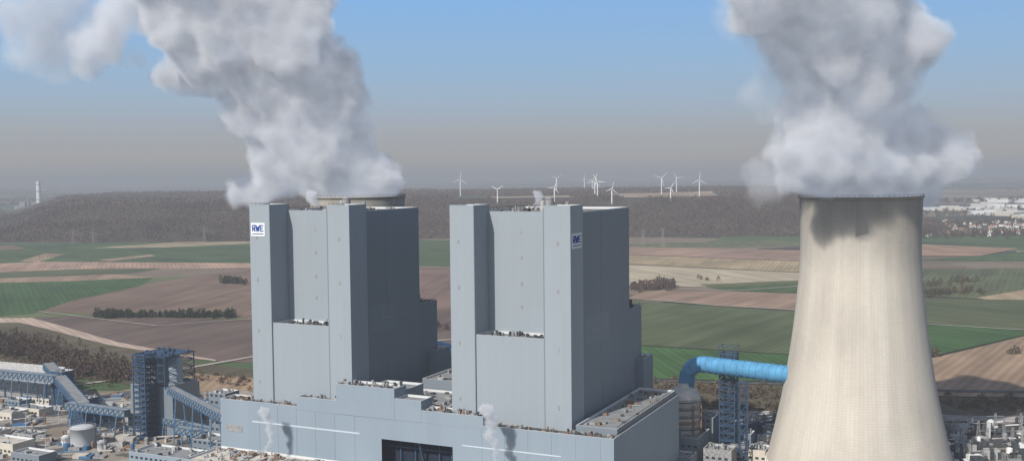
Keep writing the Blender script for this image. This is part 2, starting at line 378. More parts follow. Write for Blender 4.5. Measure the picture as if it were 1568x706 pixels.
def foliage(name,pts,ht,wd,nt_,mats,size=.3,trunk=True,vert=0.5,lo=.25,parent=None):
    N=len(pts); base=np.repeat(pts,nt_,0); h=np.repeat(ht,nt_); ww=np.repeat(wd,nt_)
    t=rng.random(N*nt_); th=rng.random(N*nt_)*2*np.pi; rad=np.sqrt(rng.random(N*nt_))
    env=np.sin(np.pi*np.clip(t*.85+.15,0,1))**.6
    c=base+np.stack([np.cos(th)*rad*env*ww/2,np.sin(th)*rad*env*ww/2,h*(lo+(1-lo)*t)],1)
    s=(size*ww)[:,None,None]; d=rng.normal(size=(N*nt_,3,3))*s*.6; d[:,:,2]*=(1+vert)
    V=(c[:,None,:]+d).reshape(-1,3); mi=rng.integers(0,len(mats)-1 if trunk and len(mats)>1 else len(mats),N*nt_)
    if trunk:
        r=np.maximum(wd*.035,.15)
        q=[]
        for ang in (0,1.57):
            dx=np.stack([np.cos(ang)*r,np.sin(ang)*r,np.zeros(N)],1); tp=np.stack([np.zeros(N),np.zeros(N),ht*.85],1)
            q.append(np.stack([pts-dx,pts+dx,pts+tp],1))
        T=np.concatenate(q,0).reshape(-1,3); V=np.concatenate([V,T]); mi=np.concatenate([mi,np.full(2*N,len(mats)-1)])
    return np_mesh(name,V,3,mats,mi,parent)
def leafm(name,c,v=.4,s=.006): return simple(name,c,v,s,.95,spec=.05)
F1=leafm("bare_twigs_brown",(.104,.070,.050)); F2=leafm("bare_twigs_dark",(.062,.045,.037)); F3=leafm("bare_twigs_grey",(.125,.088,.068)); TRK=leafm("bark",(.12,.10,.08))
EV=leafm("evergreen_needles",(.022,.032,.018)); EV2=leafm("evergreen_needles_light",(.045,.055,.028))
def scatter(n,x0,x1,y0,y1): return rng.uniform(x0,x1,n),rng.uniform(y0,y1,n)
def forest(name,n,y0,y1,h0,h1,w0,w1,k,x0=-2500,x1=1700):
    x,y=scatter(n,x0,x1,y0,y1); z=hill(x,y)
    keep=(z>2)&(y>3020)
    for cpoly in clear: keep&=~inpoly(x,y,cpoly)
    dens=nz(x+300,y,180)+nz(x,y*1.5,70)*.5; keep&=(dens>-1.1)
    x,y,z=x[keep],y[keep],z[keep]; N=len(x)
    foliage(name,np.stack([x,y,z-2],1),rng.uniform(h0,h1,N)*(1+.15*nz(x,y,200)),rng.uniform(w0,w1,N),k,[F1,F2,F3,TRK],size=.20)
forest("bare_forest",24000,2990,3800,12,20,8,13,16)
forest("bare_forest",17000,3750,6700,11,17,16,26,14)
pts=[]
for _ in range(110):
    y=rng.uniform(5200,19000)**1; x=rng.uniform(-.62,.62)*y; L=rng.uniform(250,1400); W_=rng.uniform(40,160); n=int(L/22)
    px=x+rng.uniform(-L/2,L/2,n); py=y+rng.uniform(-W_,W_,n)+(px-x)*rng.uniform(-.2,.2); ok=hill(px,py)<3; pts.append(np.stack([px[ok],py[ok],np.zeros(ok.sum())],1))
pts=np.concatenate(pts); N=len(pts); foliage("distant_woods",pts,rng.uniform(12,22,N),rng.uniform(25,45,N),12,[F1,F2,EV2],size=.3,trunk=False,vert=0,lo=.1)
def row(u0,v0,u1,v1,n,sx=4,sy=6):
    a1=P(u0,v0);a2=P(u1,v1); t=rng.random(n); p=np.array(a1)[None]*(1-t[:,None])+np.array(a2)[None]*t[:,None]; p[:,0]+=rng.normal(size=n)*sx; p[:,1]+=rng.normal(size=n)*sy; return p
def mass(name,p,h0,h1,w0,w1,k,mats,**kw): N=len(p); return foliage(name,p,rng.uniform(h0,h1,N),rng.uniform(w0,w1,N),k,mats,**kw)
mass("hedgerow_trees",np.concatenate([row(153,486,357,486,130,3,6),row(150,484,200,486,40,3,6)]),5,12,6,9,130,[EV,EV2,TRK],size=.13,lo=.05)
mass("copse",row(342,434,374,435,22,4,6),8,14,8,12,130,[EV,F2,TRK],size=.13,lo=.1)
mass("farmstead_trees",np.concatenate([row(968,444,1030,442,45,4,14),row(1000,438,1035,440,15,4,8)]),9,17,8,13,120,[F2,F3,F1,TRK],size=.12,lo=.1)
mass("roadside_trees",np.concatenate([row(640,500,690,506,12,4,10),row(1070,428,1100,432,4,3,4)]),6,10,6,9,100,[F1,F2,TRK],size=.12)
mass("embankment_shrubs",np.concatenate([row(-40,522,60,542,260,5,28),row(60,545,190,580,300,6,24)]),5,11,6,10,60,[F1,F2,F2,TRK],size=.14,lo=.05)
mass("trackside_scrub",np.concatenate([row(1000,600,1215,606,150,6,22),row(1010,622,1200,628,90,6,10),row(1430,618,1650,624,90,6,14)]),2,6,4,8,50,[F1,F3,EV2,TRK],size=.16,lo=.05)
mass("field_edge_trees",np.concatenate([row(1400,452,1500,448,60,5,14),row(1400,440,1500,430,30,5,14),row(1425,548,1445,546,5,3,3),row(1545,542,1552,542,3,2,2)]),5,11,6,11,70,[F1,EV2,TRK],size=.14,lo=.05)
mass("village_trees",np.concatenate([row(1400,362,1720,358,260,15,60),row(1400,345,1720,340,260,15,150),row(1400,328,1720,322,200,20,250)]),9,17,12,20,30,[F1,F2,EV2,TRK],size=.2,lo=.05)
mass("bank_scrub",np.concatenate([row(200,560,400,590,60,8,10),row(-100,505,100,520,60,8,12)]),2,5,4,7,40,[F1,F3,TRK],size=.16,lo=.05)
def houses(name,spec,sz,h,mats,gable=True):
    b=B()
    for (u0,v0,u1,v1,n,jit) in spec:
        p=row(u0,v0,u1,v1,n,jit,jit*3)
        for q in p:
            L=random.uniform(*sz); W=L*random.uniform(.5,.8); hh=random.uniform(*h); th=random.choice([0,1.2,-.4,.6]); c,s=math.cos(th),math.sin(th); m=random.randrange(2)
            i=len(b.v); R=lambda x,y,z:(q[0]+x*c-y*s,q[1]+x*s+y*c,z)
            for z in (0,hh):
                for X_,Y_ in ((-L/2,-W/2),(L/2,-W/2),(L/2,W/2),(-L/2,W/2)): b.v.append(R(X_,Y_,z))
            for k in range(4): b.face([i+k,i+(k+1)%4,i+4+(k+1)%4,i+4+k],m)
            if gable:
                b.v+=[R(-L/2,0,hh+W*.45),R(L/2,0,hh+W*.45)]; b.face([i+4,i+5,i+9,i+8],2); b.face([i+6,i+7,i+8,i+9],2); b.face([i+5,i+6,i+9],m); b.face([i+7,i+4,i+8],m)
            else: b.face([i+4,i+5,i+6,i+7],2)
    return b.obj(name,mats)
houses("distant_village",[(1405,360,1700,352,110,20),(1405,348,1700,340,90,40),(985,438,1010,440,4,5)],(11,18),(4,7),[WHITE,EQL,REDR])
houses("distant_warehouses",[(1450,322,1620,318,26,50),(1480,312,1700,308,22,90),(1500,330,1600,328,10,40)],(50,150),(10,18),[WHITE,CREAM,WHITE],False)
houses("distant_town",[(-60,287,110,292,24,200),(120,283,240,287,10,120),(1100,275,1560,272,60,400)],(30,90),(8,18),[EQL,CREAM,ROOFG],False)
def dist_plant():
    p=P(60,322); e=empty("distant_power_station",p); b=B()
    b.lathe(0,0,[(15,0),(13,60),(12,140),(11.5,172),(9.5,172.2),(9.4,165)],24,0,False); 
    for z in (60,110,150): b.lathe(0,0,[(14.6-z*.018,z),(14.8-z*.018,z+1),(14.8-z*.018,z+4),(14.2-z*.018,z+5)],24,1,False)
    b.obj("chimney",[WHITE,EQ],e); b=B()
    b.pbox(-40,35,-12,35,0,48); b.pbox(-120,-85,0,40,0,50); b.pbox(-150,-122,0,40,0,28); b.pbox(-84,-42,0,30,0,20); b.lathe(-70,10,[(5,0),(4.5,75),(4,75)],12)
    b.clutter(-38,33,-10,33,48,14,(0,1,2),12,10); b.obj("boiler_blocks",[EQ,TRIM,ROOFG],e)
dist_plant()
# ---------------- wind turbines
def turbine(u,v,hub,yaw,ph):
    p=P(u,v,85); z=float(hill(np.array(p.x),np.array(p.y))); e=empty("wind_turbine",(p.x,p.y,z-2),yaw)
    b=B(); b.lathe(0,0,[(2.8,0),(2.2,hub*.5),(1.6,hub)],16); b.obj("tower",[WHITE],e,True)
    b=B(); b.box(-1.9,1.9,-3.5,7,hub-1.2,hub+2.4); b.lathe(0,0,[(0.1,hub-1.4),(1.6,hub-1.3),(1.6,hub)],12); b.obj("nacelle",[WHITE],e)
    R=hub*.5; b=B()
    for k in range(3):
        t=ph+k*2.0944; d=Vector((math.sin(t),0,math.cos(t))); s=Vector((math.cos(t),0,-math.sin(t))); o=Vector((0,-4.6,hub+.8)); i=len(b.v)
        for (r,wl,wt,th) in ((1,-.8,.8,.7),(R*.2,-1.2,1.9,.5),(R*.6,-.8,1.3,.3),(R,-.3,.5,.1)):
            b.v+=[tuple(o+d*r+s*wl),tuple(o+d*r+Vector((0,-th,0))),tuple(o+d*r+s*wt),tuple(o+d*r+Vector((0,th,0)))]
        for j in range(3):
            for q in range(4): b.face([i+j*4+q,i+j*4+(q+1)%4,i+j*4+4+(q+1)%4,i+j*4+4+q],0)
        b.face([i+12,i+13,i+14,i+15],0)
    b.lathe(0,0,[(1.7,-1.7),(1.7,.6),(.6,2)],12); 
    n0=len(b.v)-36
    for q in range(n0,len(b.v)): x_,y_,z_=b.v[q]; b.v[q]=(x_,-4.0-z_,hub+.8+y_)
    b.obj("rotor",[WHITE],e)
for (u,v,hb,ya,ph) in [(705,300,82,.2,.1),(762,311,50,-.2,1.0),(852,297,78,.3,.9),(849,309,52,0,.4),(895,293,72,.5,2.0),(907,292,60,.1,.6),(915,306,66,-.3,1.6),(911,303,70,-.1,.3),(937,311,54,.2,.2),(1013,298,80,.1,.8),(1027,309,46,0,.5),(1036,295,76,.3,1.5),(1071,300,74,0,.05)]: turbine(u,v,hb,ya,ph)
def pylon(u,v,h):
    p=P(u,v); b=B(); b.lattice(0,0,0,h*.7,h*.18,5,.35,0,top=h*.05); b.lattice(0,0,h*.7,h,h*.05,3,.3,0,top=h*.01)
    for z,L in ((.72,.22),(.84,.28),(.94,.16)): b.beam((-h*L,0,h*z),(h*L,0,h*z),.4); b.beam((-h*L,0,h*z),(0,0,h*z+h*.05),.25); b.beam((h*L,0,h*z),(0,0,h*z+h*.05),.25)
    b.obj("electricity_pylon",[EQ],loc=p,rot=.5)
for u,v,h in [(112,374,40),(313,371,48),(143,373,36),(1015,380,52),(985,376,40),(735,372,45)]: pylon(u,v,h)
# ---------------- boiler houses
Cn=P(940,672,50)
def boiler(u,v,D,D1,D2,sign):
    p=P(u,v,171.5); p.z=0; e=empty("boiler_house",p,ROT)
    zt=171.5
    b=B(); b.pbox(-73.8,-58.5,0,20,44,zt); b.obj("left_stair_tower",[CL,TRIM,ROOFG],e)
    b=B(); b.pbox(-15.8,0,0,18.5,44,zt); b.obj("right_stair_tower",[CL,TRIM,ROOFG],e)
    b=B(); b.pbox(-72.6,-1.2,18,D,44,167.5); b.obj("main_block",[CL,TRIM,ROOF],e)
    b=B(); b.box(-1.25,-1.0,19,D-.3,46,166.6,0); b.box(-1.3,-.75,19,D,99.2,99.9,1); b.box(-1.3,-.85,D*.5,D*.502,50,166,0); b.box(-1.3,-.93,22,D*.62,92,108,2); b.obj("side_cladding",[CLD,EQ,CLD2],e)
    b=B(); b.pbox(-58.4,-15.9,.7,18,44,98.5); b.obj("lower_front",[CL,TRIM,ROOFG],e)
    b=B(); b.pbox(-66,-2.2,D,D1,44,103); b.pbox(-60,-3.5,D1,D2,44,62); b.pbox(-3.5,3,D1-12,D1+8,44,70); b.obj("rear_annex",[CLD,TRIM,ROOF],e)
    b=B(); b.clutter(-56,-18,2,16,97.3,26,(0,1,1),3,2.5); b.rail((-57,1.6),(-17,1.6),98.5,1); b.clutter(-64,-4,D+2,D1-2,101.8,30,(0,1,2),5,5); b.clutter(-58,-5,D1+2,D2-2,61,14,(0,1,2),5,4)
    b.rail((-3,D+1),(-3,D1-1),103,1); b.rail((-70,20),(-70,D-2),167.5,1); b.clutter(-68,-5,22,D-4,166.3,34,(0,1,0),5,2.2)
    b.lathe(-30,42,[(2.6,166),(2.6,174),(3,174.2),(2.4,175)],16,0); b.lathe(-36,46,[(1.6,166),(1.6,173)],12,2); b.lathe(-22,50,[(1.2,166),(1.2,172)],12,0)
    b.rail((-73,1),(-59,1),zt,1,1.1,3); b.rail((-15,1),(-1,1),zt,1,1.1,3)
    b.obj("rooftop_equipment",[EQ,EQD,EQL],e)
    b=B()
    for x in (-69,-8): 
        for z in (60,92,124,150): b.box(x,x+1.2,-.12,.02,z,z+2.2,0)
    for z in (112,125,140,155): b.box(-38,-36.8,17.85,18.0,z,z+2,0)
    for x in (-58.5,-15.8): b.box(x-.25,x+.25,-.1,.05,46,170,1)
    b.obj("service_hatches",[EQ,CLD],e)
    s=empty("facade_sign",(0,0,0)); s.parent=e
    if sign=='front': T=lambda x,z,o:(-72.6+x,-o,152+z)
    else: T=lambda x,z,o:(o,1.6+x*1.35,148+z)
    def plate(x0,x1,z0,z1,o0,o1,bb,m):
        c=[T(x0,z0,o0),T(x1,z1,o1)]
        xs_=sorted((c[0][0],c[1][0]));ys_=sorted((c[0][1],c[1][1]));zs_=sorted((c[0][2],c[1][2])); bb.box(xs_[0],xs_[1],ys_[0],ys_[1],zs_[0],zs_[1],m)
    b=B(); plate(0,10.5,0,8.2,.02,.25,b,0); b.obj("panel",[WHITE],s)
    b=B()
    def seg(x0,z0,x1,z1):
        steps=6
        for k in range(steps):
            xa=x0+(x1-x0)*k/steps; xb=x0+(x1-x0)*(k+1)/steps; za=z0+(z1-z0)*k/steps; zb=z0+(z1-z0)*(k+1)/steps
            plate(min(xa,xb)-.32,max(xa,xb)+.32,min(za,zb)-.32,max(za,zb)+.32,.25,.4+.003*k,b,0)
    zb_,zt_=3.2,6.6
    for sgm in ((1.2,zb_,1.2,zt_),(1.2,zt_,3,zt_),(3,zt_,3,5),(1.2,4.9,3,4.9),(1.9,4.9,3.1,zb_),
                (3.9,zt_,4.5,zb_),(4.5,zb_,5.2,5.6),(5.2,5.6,5.9,zb_),(5.9,zb_,6.5,zt_),
                (7.4,zb_,7.4,zt_),(7.4,zt_,9.3,zt_),(7.4,4.9,9,4.9),(7.4,zb_,9.3,zb_)): seg(*sgm)
    plate(.9,9.6,1.2,1.7,.25,.4,b,0); b.obj("lettering",[SIGNB],s)
    return e
boiler(873,315,100,127,148,'side'); boiler(534,314,83,108,129,'front')
# ---------------- turbine hall
he=empty("turbine_hall",(Cn.x,Cn.y,0),ROT)
b=B(); b.parapet([(-262,0),(0,0),(0,120),(-247,120),(-247,14),(-262,14)],0,50); hall=b.obj("main_hall",[CLH,TRIM,ROOF,DARK],he)
cut=B(); cut.box(-143,-96,-5,12,-5,36); co=cut.obj("cutter",[DARK]); co.parent=he
md=hall.modifiers.new("bool",'BOOLEAN'); md.operation='DIFFERENCE'; md.object=co; md.solver='EXACT'
bpy.context.view_layer.update(); dg=bpy.context.evaluated_depsgraph_get(); nm=bpy.data.meshes.new_from_object(hall.evaluated_get(dg)); hall.modifiers.clear(); hall.data=nm; bpy.data.objects.remove(co)
b=B()
b.pbox(-203,-174,.0-.15,13,48,56,ins=.6); b.pbox(-174,-133.7,-.3,13,48,66,ins=.6); b.pbox(-133.7,-116,-.2,13,48,60.5,ins=.6); b.pbox(-116,-76.6,-.1,13,48,55,ins=.6)
b.pbox(-160,-134.2,13.2,34,48,63,ins=.6)
b.obj("stepped_roof_blocks",[CLH,TRIM,ROOFG],he)
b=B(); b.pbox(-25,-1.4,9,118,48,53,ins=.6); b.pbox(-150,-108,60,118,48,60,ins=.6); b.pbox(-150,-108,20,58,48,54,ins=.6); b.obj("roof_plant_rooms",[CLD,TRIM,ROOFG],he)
b=B()
b.clutter(-260,-204,2,12,48.7,46,(0,1,0,3),3,2.2); b.clutter(-202,-175,1,11,54.7,20,(0,1,2),3,2.6); b.clutter(-173,-135,1,11,64.7,26,(0,1,2),3.5,2.6); b.clutter(-115,-78,1,11,53.7,30,(0,1,0,3),3,2.6)
b.clutter(-75,-2,1.5,8,48.7,60,(0,1,0,3),3,2.2); b.clutter(-104,-34,90,118,48.7,30,(0,1,2),6,4); b.clutter(-23,-3,12,116,51.8,40,(0,1,0,3),3.5,1.6); b.clutter(-150,-110,62,116,58.7,40,(0,1,2),5,3)
b.clutter(-148,-110,22,56,52.7,30,(0,1,0),4,3)
b.rail((-76,.5),(-1,.5),50,1); b.rail((-261,.5),(-204,.5),50,1); b.rail((-.5,1),(-.5,119),50,1); b.rail((-173,0.4),(-135,.4),66,1); b.rail((-1.8,10),(-1.8,117),53,1)
b.obj("rooftop_equipment",[EQ,EQD,EQL,EQB],he)
b=B(); b.box(-237,-158,-.2,.05,37.2,38.1,0); b.box(-90,-30,-.2,.05,37.2,37.9,0)
for x in range(-232,-6,14): 
    if not(-150<x<-90): b.box(x,x+.5,-.14,.04,2,48.5,1)
b.box(-257,-245,-.2,.05,30,34,2)
b.obj("facade_strips",[STRIP,CLH,EQ],he)
b=B()
for x in (-136,-126,-110,-102): b.beam((x,10,0),(x,10,36),.7,0)
for z in (20,30): b.beam((-143,9,z),(-96,9,z),.7,0)
b.box(-143,-96,11.4,11.6,0,36,1); b.beam((-120,4,35),(-120,10,20),1.2,0); b.obj("gate_interior",[BLUED,DARK],he)
b=B(); b.pbox(-262,-150,-34,-.4,0,20,ins=.6); b.pbox(-275,-262.5,-30,30,0,16,ins=.5); b.pbox(-95,-10,-40,-.4,0,22,ins=.6); b.obj("front_annex",[CLH,TRIM,ROOFL],he)
b=B(); b.clutter(-258,-154,-31,-3,18.7,150,(0,2,3,2),5,2.2); b.clutter(-250,-170,-20,-4,18.7,24,(3,0),8,1.5); b.obj("annex_rooftop_equipment",[EQ,EQD,EQL,EQB],he)
# ---------------- cooling towers
def cooling(x,y,name="cooling_tower"):
    e=empty(name,(x,y,0),0)
    m=M("weathered_concrete_shaded_top",.9)
    sx_=m.n('ShaderNodeSeparateXYZ'); m.l(m.tc.outputs['Object'],sx_.inputs[0])
    at=m.n('ShaderNodeMath'); at.operation='ARCTAN2'; m.l(sx_.outputs[1],at.inputs[0]); m.l(sx_.outputs[0],at.inputs[1])
    mu=m.n('ShaderNodeMath'); mu.operation='MULTIPLY'; mu.inputs[1].default_value=36; m.l(at.outputs[0],mu.inputs[0])
    cb=m.n('ShaderNodeCombineXYZ'); m.l(mu.outputs[0],cb.inputs[0]); m.l(sx_.outputs[2],cb.inputs[1])
    br=m.n('ShaderNodeTexBrick'); br.offset=0; br.inputs['Scale'].default_value=1; br.inputs['Brick Width'].default_value=1.885; br.inputs['Row Height'].default_value=1.6; br.inputs['Mortar Size'].default_value=.14; br.inputs['Mortar Smooth'].default_value=.6
    c=(.535,.502,.44); br.inputs['Color1'].default_value=(*[k*.975 for k in c],1); br.inputs['Color2'].default_value=(*[k*1.025 for k in c],1); br.inputs['Mortar'].default_value=(*[k*.88 for k in c],1); m.l(cb.outputs[0],br.inputs[0])
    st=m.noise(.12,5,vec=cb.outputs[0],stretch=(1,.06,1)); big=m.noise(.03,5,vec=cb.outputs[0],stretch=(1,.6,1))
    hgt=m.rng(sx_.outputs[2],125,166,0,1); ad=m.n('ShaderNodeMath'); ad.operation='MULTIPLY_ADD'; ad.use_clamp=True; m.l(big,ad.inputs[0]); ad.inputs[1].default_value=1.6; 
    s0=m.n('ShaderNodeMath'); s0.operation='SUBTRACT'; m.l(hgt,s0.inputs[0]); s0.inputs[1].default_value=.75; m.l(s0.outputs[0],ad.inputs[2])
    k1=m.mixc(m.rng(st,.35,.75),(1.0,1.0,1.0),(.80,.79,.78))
    k2=m.mixc(ad.outputs[0],(1,1,1),(.60,.61,.62))  # plume shade painted into the upper shell colour, broken up by noise
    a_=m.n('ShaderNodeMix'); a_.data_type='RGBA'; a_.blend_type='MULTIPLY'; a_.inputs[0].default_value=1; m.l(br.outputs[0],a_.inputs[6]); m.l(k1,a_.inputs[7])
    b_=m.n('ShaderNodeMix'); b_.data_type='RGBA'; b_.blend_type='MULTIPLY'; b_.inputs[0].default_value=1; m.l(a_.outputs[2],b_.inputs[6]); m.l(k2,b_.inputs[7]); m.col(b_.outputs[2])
    zz=[9,12,34,54,74,94,126,146,160,172]; rr=[55.4,54.6,49.4,45.2,41.9,39.1,35.9,35.3,35.5,36.2]
    zi=np.linspace(9,172,70); ri=np.interp(zi,zz,rr); ri=np.convolve(np.pad(ri,4,mode='edge'),np.ones(9)/9,'valid'); ri[:4]=np.interp(zi[:4],zz,rr)
    prof=[(r,z) for r,z in zip(ri,zi)]+[(36.7,172.05),(36.9,173.2),(35.6,173.2),(35.2,171)]+[(r-.8,z) for r,z in zip(ri[::-1][2:],zi[::-1][2:])]
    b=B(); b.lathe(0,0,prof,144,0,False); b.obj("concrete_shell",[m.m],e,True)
    b=B()
    for k in range(40):
        t=2*math.pi*k/40; t2=t+math.pi/40
        for tt in (t2,t2-2*math.pi/40): b.beam((57.5*math.cos(t),57.5*math.sin(t),0),(55.2*math.cos(tt),55.2*math.sin(tt),9.3),1)
    b.lathe(0,0,[(59,0),(59,1.5),(57,1.5)],80,0,False); b.obj("support_columns",[CREAM],e)
    b=B(); b.lathe(0,0,[(50,1),(50,10)],48,0); b.obj("cooling_fill",[EQD],e)
    b=B()
    for k in range(70):
        t=2*math.pi*k/70; c_,s_=math.cos(t)*36.5,math.sin(t)*36.5; b.beam((c_,s_,173.2),(c_,s_,174.3),.15)
        t2=2*math.pi*(k+1)/70; b.beam((c_,s_,174.3),(math.cos(t2)*36.5,math.sin(t2)*36.5,174.3),.15)
    b.obj("rim_railing",[EQD],e)
    return e
T1=(213.5,644); T2=(-118,805)
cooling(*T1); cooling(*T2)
# ---------------- plumes (fog volumes)
def ico(sub):
    import bmesh
    bm=bmesh.new(); bmesh.ops.create_icosphere(bm,subdivisions=sub,radius=1); v=np.array([x.co[:] for x in bm.verts]); f=np.array([[q.index for q in fc.verts] for fc in bm.faces]); bm.free(); return v,f
IV,IF=ico(3); IV2,IF2=ico(2)
def steam_mat(name,K,s1,erode,det=3,e=1.0):
    m=bpy.data.materials.new(name); m.use_nodes=True; t=m.node_tree; t.nodes.remove(t.nodes['Principled BSDF'])
    N=t.nodes.new; L=t.links.new
    at=N('ShaderNodeAttribute'); at.attribute_name='density'
    ge=N('ShaderNodeNewGeometry')
    n1=N('ShaderNodeTexNoise'); n1.inputs['Scale'].default_value=s1; n1.inputs['Detail'].default_value=det; n1.inputs['Roughness'].default_value=.66; L(ge.outputs['Position'],n1.inputs['Vector'])
    a1=N('ShaderNodeMath'); a1.operation='MULTIPLY_ADD'; L(n1.outputs['Fac'],a1.inputs[0]); a1.inputs[1].default_value=erode*2; a1.inputs[2].default_value=-erode*1.55
    a2=N('ShaderNodeMath'); a2.operation='MULTIPLY_ADD'; a2.use_clamp=True; L(at.outputs['Fac'],a2.inputs[0]); a2.inputs[1].default_value=1.8; L(a1.outputs[0],a2.inputs[2])
    a3=N('ShaderNodeMath'); a3.operation='GREATER_THAN'; L(at.outputs['Fac'],a3.inputs[0]); a3.inputs[1].default_value=.01
    a4=N('ShaderNodeMath'); a4.operation='MULTIPLY'; L(a2.outputs[0],a4.inputs[0]); L(a3.outputs[0],a4.inputs[1])
    a5=N('ShaderNodeMath'); a5.operation='MULTIPLY'; L(a4.outputs[0],a5.inputs[0]); a5.inputs[1].default_value=K
    vs=N('ShaderNodeVolumeScatter'); vs.inputs['Color'].default_value=(.99,.99,1,1); L(a5.outputs[0],vs.inputs['Density'])
    # diffuse glow of multiple scattering: weaker deep inside, uneven
    mo=N('ShaderNodeMapRange'); L(n1.outputs['Fac'],mo.inputs[0]); mo.inputs[1].default_value=.3; mo.inputs[2].default_value=.7; mo.inputs[3].default_value=1.45; mo.inputs[4].default_value=.62
    a6=N('ShaderNodeMath'); a6.operation='MULTIPLY'; L(a5.outputs[0],a6.inputs[0]); L(mo.outputs[0],a6.inputs[1])
    em=N('ShaderNodeEmission'); em.inputs[0].default_value=(.150*e,.166*e,.198*e,1); L(a6.outputs[0],em.inputs[1])
    ad=N('ShaderNodeAddShader'); L(vs.outputs[0],ad.inputs[0]); L(em.outputs[0],ad.inputs[1]); L(ad.outputs[0],t.nodes['Material Output'].inputs['Volume'])
    return m
SM=steam_mat("steam",.20,.07,1.0,4); SMB=steam_mat("steam_bright",.11,.06,.95,4,1.3); SMT=steam_mat("thin_steam",.045,.05,.95); SMS=steam_mat("vent_steam",.55,.35,1.0,3)
def m2v(vox,band,mat):
    ng=bpy.data.node_groups.new("to_fog",'GeometryNodeTree'); ng.interface.new_socket("Geometry",in_out='INPUT',socket_type='NodeSocketGeometry'); ng.interface.new_socket("Geometry",in_out='OUTPUT',socket_type='NodeSocketGeometry')
    i=ng.nodes.new('NodeGroupInput'); o=ng.nodes.new('NodeGroupOutput'); v=ng.nodes.new('GeometryNodeMeshToVolume'); s=ng.nodes.new('GeometryNodeSetMaterial')
    try: v.resolution_mode='VOXEL_SIZE'
    except Exception: v.inputs['Resolution Mode'].default_value='Size'
    v.inputs['Voxel Size'].default_value=vox; v.inputs['Interior Band Width'].default_value=band; v.inputs['Density'].default_value=1
    s.inputs['Material'].default_value=mat
    ng.links.new(i.outputs[0],v.inputs[0]); ng.links.new(v.outputs[0],s.inputs[0]); ng.links.new(s.outputs[0],o.inputs[0]); return ng
texs=[]
for nm_,sz,dp in (("puff_big",34,2),("puff_mid",13,3)):
    t=bpy.data.textures.new(nm_,'CLOUDS'); t.noise_scale=sz; t.noise_depth=dp; texs.append(t)
def plume(name,puffs,mat,voxel=4.2,band=12,grow=5,disp=(14,9)):
    r_=random.Random(3); S=[]
    for (x,y,z,r) in puffs:
        S.append((x,y,z,r*.80))
        for _ in range(13):
            d=Vector((r_.gauss(0,1),r_.gauss(0,1),r_.gauss(0,.8))).normalized(); q=Vector((x,y,z))+d*r*.70; rr=r*r_.uniform(.18,.42); S.append((*q,rr))
            for _ in range(3):
                d2=(d+Vector((r_.gauss(0,.6),r_.gauss(0,.6),r_.gauss(0,.6)))).normalized(); q2=q+d2*rr*.85; S.append((*q2,rr*r_.uniform(.3,.5)))
    VV=[];FF=[];o=0
    for (x,y,z,r) in S:
        iv,if_=(IV,IF) if r>8 else (IV2,IF2); VV.append(iv*(r+grow)+np.array([x,y,z])); FF.append(if_+o); o+=len(iv)
    me=bpy.data.meshes.new(name); me.from_pydata(np.concatenate(VV).tolist(),[],np.concatenate(FF).tolist()); me.materials.append(mat)
    ob=bpy.data.objects.new(name,me); scene.collection.objects.link(ob)
    md=ob.modifiers.new("remesh",'REMESH'); md.mode='VOXEL'; md.voxel_size=min(voxel*.8,2.4)
    for t,s in zip(texs,disp):
        if s: dm=ob.modifiers.new("d",'DISPLACE'); dm.texture=t; dm.strength=s; dm.texture_coords='GLOBAL'; dm.mid_level=.5
    g_=ob.modifiers.new("fog",'NODES'); g_.node_group=m2v(voxel,band,mat)
    return ob
def W(u,v,r,Y,hor): s=Y/F; return ((u-784)*s,Y,H-(v-hor)*s,r*s)
p1=[(548,325,50),(545,305,66),(540,280,80),(520,255,82),(498,225,76),(487,190,78),(482,150,82),(457,110,86),(435,70,98),(410,30,104),(360,-10,108),(300,-60,110),(402,285,38),(372,292,28),(430,262,50),(398,240,28),(385,180,40),(340,95,66),(285,122,32),(255,115,28),(305,40,76),(262,15,60)]
plume("steam_plume",[W(u,v,r,T2[1]+(v-300)*.15,269) for u,v,r in p1],SM)
p1b=[(165,62,50),(178,35,44),(128,92,30),(205,15,44),(225,0,50),(100,112,20)]
plume("steam_plume",[W(u,v,r,T2[1]+(v-300)*.15,269) for u,v,r in p1b],SMB,band=14)
p1c=[(80,60,60),(30,85,38),(85,108,30),(30,20,56),(120,-5,60),(60,20,56),(215,90,34)]
plume("steam_plume",[W(u,v,r,T2[1]+(v-300)*.15,269) for u,v,r in p1c],SMT,5,20)
p2=[(1320,325,60),(1318,305,80),(1270,278,60),(1375,275,60),(1425,254,60),(1458,240,42),(1330,250,96),(1230,262,46),(1225,240,44),(1290,215,92),(1360,205,50),(1285,180,88),(1290,140,92),(1300,100,108),(1310,60,112),(1285,20,122),(1262,-20,140),(1220,-60,145),(1150,-8,48),(1475,258,26)]
L2=[W(u,v,r,T1[1]+(v-300)*.22,262) for u,v,r in p2]+[(152,586,197,13),(164,588,193,15),(172,584,203,16),(186,592,195,17),(198,592,200,17),(214,598,194,16),(230,606,188,13),(166,600,206,15)]  # closing group of puffs added sunward to cast shade on the shell top
plume("steam_plume",L2,SM)
p2b=[(1180,120,40),(1150,150,26),(1150,40,40),(1120,20,30),(1190,285,30),(1168,298,22),(1472,262,42),(1180,90,36),(1165,270,24),(1400,190,34),(1440,205,30),(1180,180,24)]
plume("steam_plume",[W(u,v,r,T1[1]+(v-300)*.2,262) for u,v,r in p2b],SMT,5,15)
def small_plume(u,v0,v1,s,r,drift):
    rr=random.Random(u); n=9; pts=[]; Y0=s*F
    for k in range(n):
        t=k/(n-1); pts.append(((u-784+drift*t*30+rr.uniform(-6,6))*s,Y0+rr.uniform(-1,1),H-(v0+(v1-v0)*t-267)*s,(r*(.5+.8*t)*rr.uniform(.7,1.2))*s))
    plume("steam_vent_plume",pts,SMS,.9,2.8,.9,(1.5,1.4))
